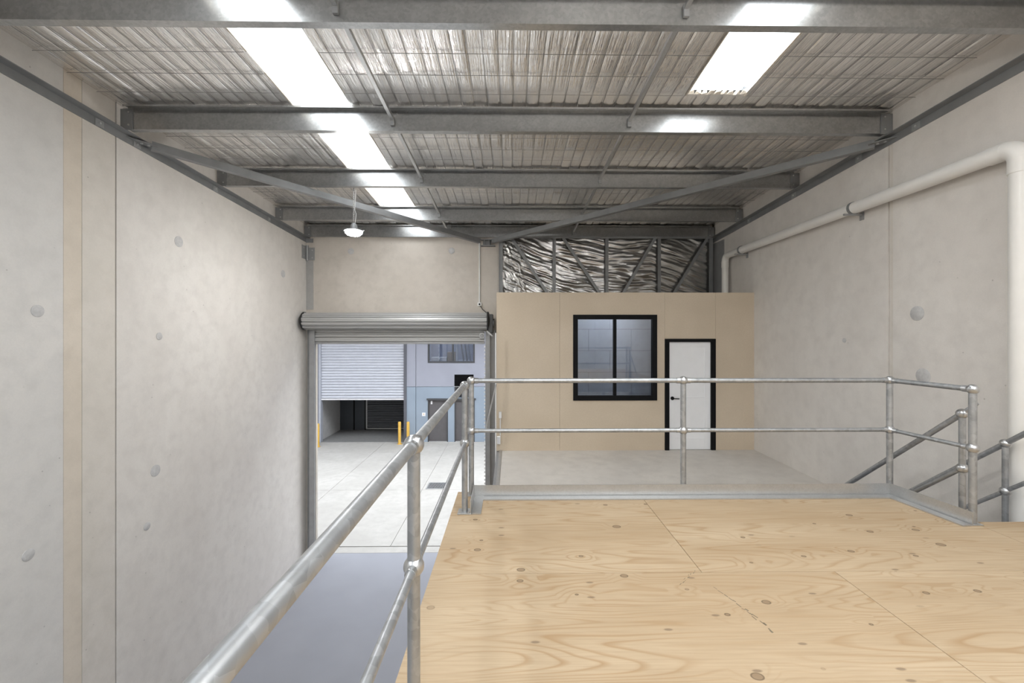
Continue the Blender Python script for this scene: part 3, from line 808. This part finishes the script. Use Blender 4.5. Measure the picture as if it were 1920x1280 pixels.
FYR = 3.845
gf = thing('guard_rail', (1.6, FYR, PZ), 'galvanised pipe guard rail with toe plate across the far platform edge, turning at the stair', 'railing', 'galvanised pipe railings')
P1, P2, P3, P4 = (-.352, FYR), (1.565, FYR), (3.455, FYR), (3.535, 3.22)
rail(gf, [(P1[0], P1[1], HT), (P3[0], P3[1], HT)], TR, 'top_rail'); rail(gf, [(P1[0], P1[1], HM + .01), (P3[0], P3[1], HM + .01)], MR + .001, 'mid_rail')
rail(gf, [(P3[0], P3[1], HT), (P4[0], P4[1], HT)], TR, 'top_rail'); rail(gf, [(P3[0], P3[1], HM + .01), (P4[0], P4[1], HM + .01)], MR, 'mid_rail')
for (x, y) in (P1, P2, P3, P4):
    post(gf, x, y, PZ + .004, HT, HM + .01)
    box(x - .05, x + .05, y - .035, y + .05, PZ + .0005, PZ + .008).build('base_plate', M['galv_plate'], gf, bevel=.002)
for (x, y), ds in ((P1, [(1, 0, 0)]), (P2, [(-1, 0, 0), (1, 0, 0)]), (P3, [(-1, 0, 0), (.17, -1, 0)]), (P4, [(-.17, 1, 0)])):
    for d in ds:
        collar(gf, (x, y, HT), d, TR); collar(gf, (x, y, HM + .01), d, MR)
tpf = [(0, 0), (.088, 0), (.088, .010), (.020, .011), (.018, .002), (.009, .002), (.007, .011), (.007, .105), (0, .105)]
MB().angle((-.335, 3.806, PZ + .0005), (3.43, 3.806, PZ + .0005), tpf, (0, -1, 0)).build('toe_plate', M['galv_plate'], gf)
MB().angle((3.425, 3.80, PZ + .001), (3.50, 3.185, PZ + .001), tpf, (-1, -.12, 0)).build('toe_plate', M['galv_plate'], gf)
MB().angle((-.325, 3.80, PZ + .0012), (-.325, 3.435, PZ + .0012), tpf, (1, 0, 0)).build('toe_plate', M['galv_plate'], gf)

# stair beside the right wall with two handrails
SX1, SX2, TAN = 3.605, 4.36, .84
def hs(y): return CZ - .643 - TAN * (y - 3.361)
st = thing('steel_stair', ((SX1 + SX2) / 2, 5.3, 0), 'steel stair beside the right wall going down from the platform with pipe handrails', 'stair')
Y0, Y1 = 3.27, 3.27 + PZ / TAN
nst = 18; rise = PZ / nst; go = rise / TAN
for k in range(1, nst):
    z = PZ - rise * k; y = Y0 + go * (k - 1)
    box(SX1 + .035, SX2 - .035, y, y + go + .02, z - .035, z).build('tread', M['galv_plate'], st, bevel=.003)
for x in (SX1 + .02, SX2 - .02):
    MB().bar((x, Y0 + .02, PZ - .20), (x, Y1 - .1, .12), .03, .24).build('stringer', M['steel'], st)
for x, ya, posts in ((SX1, 3.361, (3.361, 6.3)), (SX2, 3.29, (3.706, 6.3))):
    dh = 0 if x == SX1 else -.04
    rail(st, [(x, ya, hs(ya) + dh), (x, 6.9, hs(6.9) + dh)], TR, 'handrail')
    rail(st, [(x, ya, hs(ya) - .435 + dh * .6), (x, 6.9, hs(6.9) - .435 + dh * .6)], MR, 'mid_rail')
    for y in posts:
        post(st, x, y, hs(y) - 1.15, hs(y) + dh, hs(y) - .435 + dh * .6, .022)
rail(st, [(SX1, 3.361, hs(3.361)), (SX1 + .012, 3.31, hs(3.30)), (SX1 + .02, 3.275, hs(3.28) + .03)], .017, 'rail_return')

# ------------------------------------------------------------------ rain pipe on the right wall
pp = thing('drain_pipe', (4.50, 3.74, 0), 'white plastic drain pipe running along the right wall and down beside the stair', 'pipe')
RX, RR = 4.515, .077
YN, YE = 3.72, 8.92; HN, HE = CZ + 1.655, CZ + 1.615
def ph(y): return HN + (HE - HN) * (y - YN) / (YE - YN)
def elbow(yc, zc, sy, r):      # quarter bend from vertical to along-wall
    R = .13; pts = []
    for k in range(9):
        t = math.pi / 2 * k / 8
        pts.append((RX, yc + sy * R * (1 - math.cos(t)), zc - R + R * math.sin(t)))
    return MB().tube(pts, r, 26)
MB().tube([(RX, YN, .02), (RX, YN, HN - .12)], RR, 28).build('down_pipe', M['pvc'], pp, smooth=True)
elbow(YN, HN, 1, RR + .006).build('elbow', M['pvc'], pp, smooth=True)
MB().tube([(RX, YN, HN - .24), (RX, YN, HN - .115)], RR + .0065, 28).build('socket', M['pvc'], pp, smooth=True)
MB().tube([(RX, YN + .115, HN), (RX, YN + .24, ph(YN + .24))], RR + .0065, 28).build('socket', M['pvc'], pp, smooth=True)
MB().tube([(RX, YN + .13, HN), (RX, 5.56, ph(5.56))], RR, 28).build('pipe_length', M['pvc'], pp, smooth=True)
MB().tube([(RX, 5.56, ph(5.56)), (RX, 8.30, ph(8.3))], RR - .006, 28).build('pipe_length', M['pvc'], pp, smooth=True)
MB().tube([(RX, 8.30, ph(8.3)), (RX, YE - .13, ph(YE))], RR - .012, 28).build('pipe_length', M['pvc'], pp, smooth=True)
elbow(YE, ph(YE), -1, RR - .008).build('elbow', M['pvc'], pp, smooth=True)
MB().tube([(RX, YE, ph(YE) - .24), (RX, YE, ph(YE) - .12)], RR - .005, 28).build('socket', M['pvc'], pp, smooth=True)
MB().tube([(RX, YE, OT + .02), (RX, YE, ph(YE) - .12)], RR - .012, 28).build('down_pipe', M['pvc'], pp, smooth=True)
for y in (5.56, 8.28):
    z = ph(y)
    c = MB().tube([(RX, y - .02, z), (RX, y + .02, z)], RR + .006, 28).build('clamp_ring', M['steel'], pp, smooth=True)
    MB().bar((RX - .14, y - .01, z - RR - .012), (XR - .012, y - .01, z - RR - .012), .022, .022).box(XR - .012, XR - .001, y - .035, y + .03, z - RR - .08, z - RR + .02).build('bracket_arm', M['cleat'], c)
    MB().tube([(XR - .03, y, z + RR - .01), (XR - .03, y, z + RR + .03)], .012, 8).build('clamp_bolt', M['steel_dark'], c)

# ------------------------------------------------------------------ yard and the unit opposite
yd = struct(box(-40, 40, YB + .15, 70, -.4, -.02).build('ground', M['yard_joint']), 'concrete yard outside the roller doorway')
xs = [-20, -12.5, -8.6, -5.7, -2.80, .1, 3, 12, 20]; ys = [YB + .16, 9.96, 13.56, 17.85, 19.52]
box(-5.2, .3, YB - .04, YB + .155, -.02, .004).build('threshold', M['pave'], yd)
for j in range(1, 4):
    for i in range(8):
        box(xs[i] + .005, xs[i+1] - .005, ys[j] + (.03 if j == 1 else .005), ys[j+1] - .005, -.02, .0).build('slab', M['pave'], yd)
box(-20, 20, YB + .156, 9.955, -.02, .0).build('slab', M['pave'], yd)
for sx in (-1, 1): box(min(sx*20.01, sx*40), max(sx*20.01, sx*40), 9.98, 19.5, -.02, .0).build('slab', M['pave'], yd)
dg = thing('drain_grate', (-2.36, 13.9, 0), 'slotted steel drain grate set in the concrete yard outside', 'drain grate')
fr_ = MB().box(-2.70, -2.02, 13.62, 13.66, .0005, .012).box(-2.70, -2.02, 14.16, 14.20, .0005, .012).box(-2.70, -2.66, 13.66, 14.16, .0005, .012).box(-2.06, -2.02, 13.66, 14.16, .0005, .012)
fr_.build('grate_frame', M['cleat'], dg)
box(-2.66, -2.06, 13.66, 14.16, .0003, .002).build('pit_shade', M['black'], dg)  # flat black sheet stands in for the shade below the bars
for k in range(13): box(-2.645 + k * .045, -2.625 + k * .045, 13.66, 14.16, .002, .010).build('bar', M['cleat'], dg)

EY = 19.52
un = thing('warehouse_unit', (-5, EY, 0), 'lavender and pale blue warehouse unit across the yard with a part open shutter', 'building')
EZS = CZ - 2.455       # joint between the two facade colours
top = 14.0  # carried up out of view to cut the sky light in the yard
def wp(x0, x1, z0, z1, m): box(x0, x1, EY, EY + .2, z0, z1).build('facade_panel', M[m], un)
RX0, RX1, RT = -8.62, -4.83, 6.2
g_ = .012
wp(-24, RX0 - .22, 0, top, 'facade_up'); wp(RX0 - .22, RX1 + .05, RT, top, 'facade_up')
WW0, WW1, WH0, WH1 = -3.77, -1.63, CZ - 1.365, CZ + .25
VV0, VV1, VZ0, VZ1 = -2.56, -1.68, EZS + .01, CZ - 1.90
for x0, x1 in ((RX1 + .10, -4.31),):
    wp(x0, x1 - g_, EZS + g_, top, 'facade_up'); wp(x0, x1 - g_, 0, EZS - g_, 'facade_low')
wp(-4.30, WW0, EZS + g_, top, 'facade_up'); wp(WW1, 24, EZS + g_, top, 'facade_up'); wp(WW0, WW1, WH1, top, 'facade_up'); wp(WW0, VV0, EZS + g_, WH0, 'facade_up')
wp(VV0, WW1, VZ1, WH0, 'facade_up'); wp(VV1, WW1, EZS + g_, VZ1, 'facade_up')
DD = ((-3.77, -2.85), (-2.555, -1.63)); DT = CZ - 3.015
wp(-4.30, DD[0][0], 0, EZS - g_, 'facade_low'); wp(DD[0][1], DD[1][0], 0, EZS - g_, 'facade_low'); wp(DD[1][1], 24, 0, EZS - g_, 'facade_low')
wp(DD[0][0], DD[0][1], DT, EZS - g_, 'facade_low')
HL0, HL1 = EZS - .50, EZS - .05   # highlight window above the right door
wp(DD[1][0], DD[1][1], DT, HL0, 'facade_low'); wp(VV1, DD[1][1], HL0, EZS - g_, 'facade_low')
box(DD[1][0], VV1, EY + .06, EY + .07, HL0, EZS - .01).build('highlight_pane', M['glass_ext'], un)
box(DD[1][0], VV1, EY + .15, EY + .19, HL0, EZS - .01).build('highlight_blind', M['ext_panel'], un)
for x0, x1, z0, z1 in ((DD[1][0], DD[1][0] + .05, HL0, EZS - g_), (VV1 - .05, VV1, HL0, EZS - g_)): box(x0, x1, EY - .01, EY + .08, z0, z1).build('highlight_frame', M['ext_dark'], un)
# louvre above
lv = box(VV0, VV1, EY + .06, EY + .10, VZ0, VZ1).build('vent', M['black'], un)
for k in range(7): box(VV0 + .02, VV1 - .02, EY + .01, EY + .06, VZ0 + .03 + k * .075, VZ0 + .05 + k * .075).build('louvre', M['black'], lv)
# doors
for (x0, x1), k in zip(DD, (0, 1)):
    d = box(x0 + .04, x1 - .04, EY + .05, EY + .10, .02, DT - .05).build('entry_door', M['ext_door'], un, bevel=.005)
    for a, b, c, e_ in ((x0, x0 + .04, 0, DT), (x1 - .04, x1, 0, DT)): box(a, b, EY - .01, EY + .12, c, e_).build('door_frame', M['ext_dark'], d)
    box(x0 - .05, x1 + .05, EY - .05, EY + .12, DT - .05, DT + .03).build('door_head', M['ext_dark'], d)
    hx = x0 + .10 if k == 0 else x1 - .16
    box(hx, hx + (.05 if k == 0 else .10), EY + .0, EY + .05, 1.02 if k == 0 else .94, 1.08 if k == 0 else 1.0).build('door_handle', M['bolt'], d)
    if k == 0: box(x0 + .13, x0 + .20, EY + .03, EY + .05, DT - .24, DT - .09).build('door_sticker', M['paper'], d)
pl = box(-4.03, -3.87, EY - .03, EY, CZ - 3.79, CZ - 3.63).build('intercom_plate', M['paper'], un, bevel=.005)
box(-3.97, -3.93, EY - .034, EY - .03, CZ - 3.72, CZ - 3.68).build('intercom_button', M['yellow'], pl)
# window with things stored behind it
wf = box(WW0, WW1, EY - .02, EY + .10, WH0, WH0 + .07).build('window_frame', M['ext_dark'], un)
for x0, x1, z0, z1 in ((WW0, WW0 + .07, WH0 + .07, WH1), (WW1 - .07, WW1, WH0 + .07, WH1), (-2.66, -2.60, WH0 + .07, WH1), (WW0 + .07, WW1 - .07, WH1 - .07, WH1)):
    box(x0, x1, EY - .02, EY + .10, z0, z1).build('frame_bar', M['ext_dark'], wf)
for x0, x1 in ((WW0 + .07, -2.66), (-2.60, WW1 - .07)): box(x0, x1, EY + .05, EY + .056, WH0 + .07, WH1 - .07).build('window_pane', M['glass_ext'], wf)
box(WW0 - .1, WW1 + .1, EY + .21, EY + 1.5, WH0 - .05, WH0 + .05).build('window_shelf', M['ext_jamb'], un)
box(WW0 - .12, WW1 + .12, EY + 1.5, EY + 1.6, WH0 - .05, WH1 + .8).build('room_back', M['ext_jamb'], un)
for x0, x1 in ((WW0 - .25, WW0 - .121), (WW1 + .121, WW1 + .25)): box(x0, x1, EY + .201, EY + 1.6, WH0 - .05, WH1 + .8).build('room_side', M['ext_jamb'], un)
def small(name, b, m, label, cat, grp=None): return tag(b.build(name, M[m], bevel=.004), label, cat, grp)
zs = WH0 + .051
for k in range(2):
    small('box_stack', box(-3.66 + k*.38, -3.31 + k*.36, EY + .28, EY + .58, zs, zs + .19), 'paper', ('low white box at the far left inside the window across the yard', 'low white box beside the leftmost one inside the window across the yard')[k], 'box', 'white boxes behind the upper window')
small('carton', box(-2.93, -2.71, EY + .28, EY + .60, zs, zs + .43), 'carton', 'tan cardboard carton standing inside the window across the yard', 'carton', 'cartons behind the upper window')
small('carton', box(-2.68, -2.58, EY + .40, EY + .66, zs, zs + .42), 'carton', 'narrow tan carton half hidden by the window bar across the yard', 'carton', 'cartons behind the upper window')
small('board', MB().bar((-2.48, EY + .4, zs + .001), (-2.50, EY + .4, zs + 1.2), .08, .14, (0, 1, 0)), 'paper', 'upright white board inside the window across the yard', 'board', 'boards leaning behind the upper window')
for k in range(3):
    small('leaning_sheet', MB().bar((-2.18 + k*.16, EY + .4, zs + .012), (-2.35 + k*.16, EY + .42, zs + 1.2), .035, .5, (0, 1, 0)), 'ext_jamb', ('leftmost', 'middle', 'rightmost')[k] + ' of three pale sheets leaning inside the window across the yard', 'board', 'boards leaning behind the upper window')
# its shutter, posts and the space behind
sh = []; z0, z1 = CZ - 3.0, RT + .1; N = 460
for k in range(N + 1):
    z = z0 + (z1 - z0) * k / N
    sh.append((EY + .10 - .055 * abs(math.sin((z - z0) / .125 * math.pi)) ** .6, z))
poly = sh + [(p + .03, q) for p, q in sh[::-1]]
MB().prism(poly, lambda p, q, s: (s, p, q), RX0, RX1 - .03).build('shutter_curtain', M['shut_white'], un)
box(RX0, RX1 - .03, EY + .03, EY + .09, z0 - .06, z0).build('shutter_rail', M['paper'], un, bevel=.005)
box(RX0 - .22, RX0 - .10, EY - .02, EY + .2, 0, RT).build('door_post', M['ext_post'], un)
box(RX0 - .10, RX0 + .0, EY - .03, EY + .2, 0, RT).build('door_jamb', M['ext_jamb'], un)
box(RX1 - .03, RX1 + .10, EY - .03, EY + .2, 0, top).build('door_post', M['ext_post'], un)
IB = 22.0
aw = box(-13, 2.5, EY - 2.6, EY, 6.6, 6.75).build('added_awning', M['ext_post'], un)  # added out of view to darken the yard in front of the unit
for x in (-12.5, -8.8, -5.0, -1.2, 2.2): MB().bar((x, EY - 2.4, 6.76), (x, EY - .01, 8.2), .05, .05).build('added_awning_stay', M['ext_post'], aw)
box(RX0 - .25, RX0 - .12, EY + .2, IB, 0, 4.5).build('inner_wall', M['ext_int'], un)
box(RX1 - .0, RX1 + .15, EY + .2, IB, 0, 4.5).build('inner_wall', M['ext_int'], un)
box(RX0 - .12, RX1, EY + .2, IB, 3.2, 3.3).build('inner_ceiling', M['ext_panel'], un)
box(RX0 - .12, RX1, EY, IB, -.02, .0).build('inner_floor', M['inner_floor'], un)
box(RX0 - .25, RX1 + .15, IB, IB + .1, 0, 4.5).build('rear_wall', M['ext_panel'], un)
box(-8.05, -7.99, IB - .03, IB, 0, 3.2).build('rear_trim', M['black'], un); box(-7.47, -7.40, IB - .04, IB, 0, 3.2).build('rear_trim', M['black'], un)
rl = []
for k in range(241):
    z = .12 + 3. * k / 240; rl.append((IB - .03 - .05 * abs(math.sin(z / .12 * math.pi)) ** .6, z))
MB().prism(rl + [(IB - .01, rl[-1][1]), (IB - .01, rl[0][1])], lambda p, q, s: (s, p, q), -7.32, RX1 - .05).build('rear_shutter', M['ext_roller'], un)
box(-7.40, -7.33, IB - .06, IB - .01, .05, 3.2).build('rear_guide', M['ext_int'], un); box(-7.40, RX1 - .05, IB - .06, IB - .01, .05, .10).build('rear_rail', M['ext_int'], un)
# bollards
for x, y, h, lb in ((-8.40, 18.72, 1.02, 'yellow bollard left of the open shutter across the yard'),
                    (-4.96, 19.16, 1.0, 'yellow bollard right of the open shutter, in front of its opening'),
                    (-4.58, 19.16, 1.0, 'yellow bollard against the pale blue facade beside the shutter post')):
    B = thing('bollard', (x, y, 0), lb, 'bollard', 'yellow bollards across the yard')
    MB().lathe((x, y, 0), [(.066, 0), (.066, h - .03), (.055, h - .008), (.02, h)], 20).build('tube', M['yellow'], B, smooth=True)
    MB().lathe((x, y, 0), [(.11, .0006), (.11, .010), (.07, .012)], 20).build('base_flange', M['yellow'], B)
# added neighbour units that cut yard sky light, like the parapet of this unit
for sx, lb in ((-1, 'plain unseen unit added to cut sky light in the yard on the left'), (1, 'plain unseen unit added to cut sky light in the yard on the right')):
    nb = thing('added_neighbour', (sx * 16, 14, 0), lb, 'building', 'neighbouring units added around the yard')
    box(*sorted((sx * 15, sx * 17)), YB + .2, EY - .02, 0, 12).build('wall_slab', M['facade_up'], nb)
    box(*sorted((sx * 14.9, sx * 17.1)), YB + .2, EY - .02, 12, 12.3).build('coping', M['ext_post'], nb)
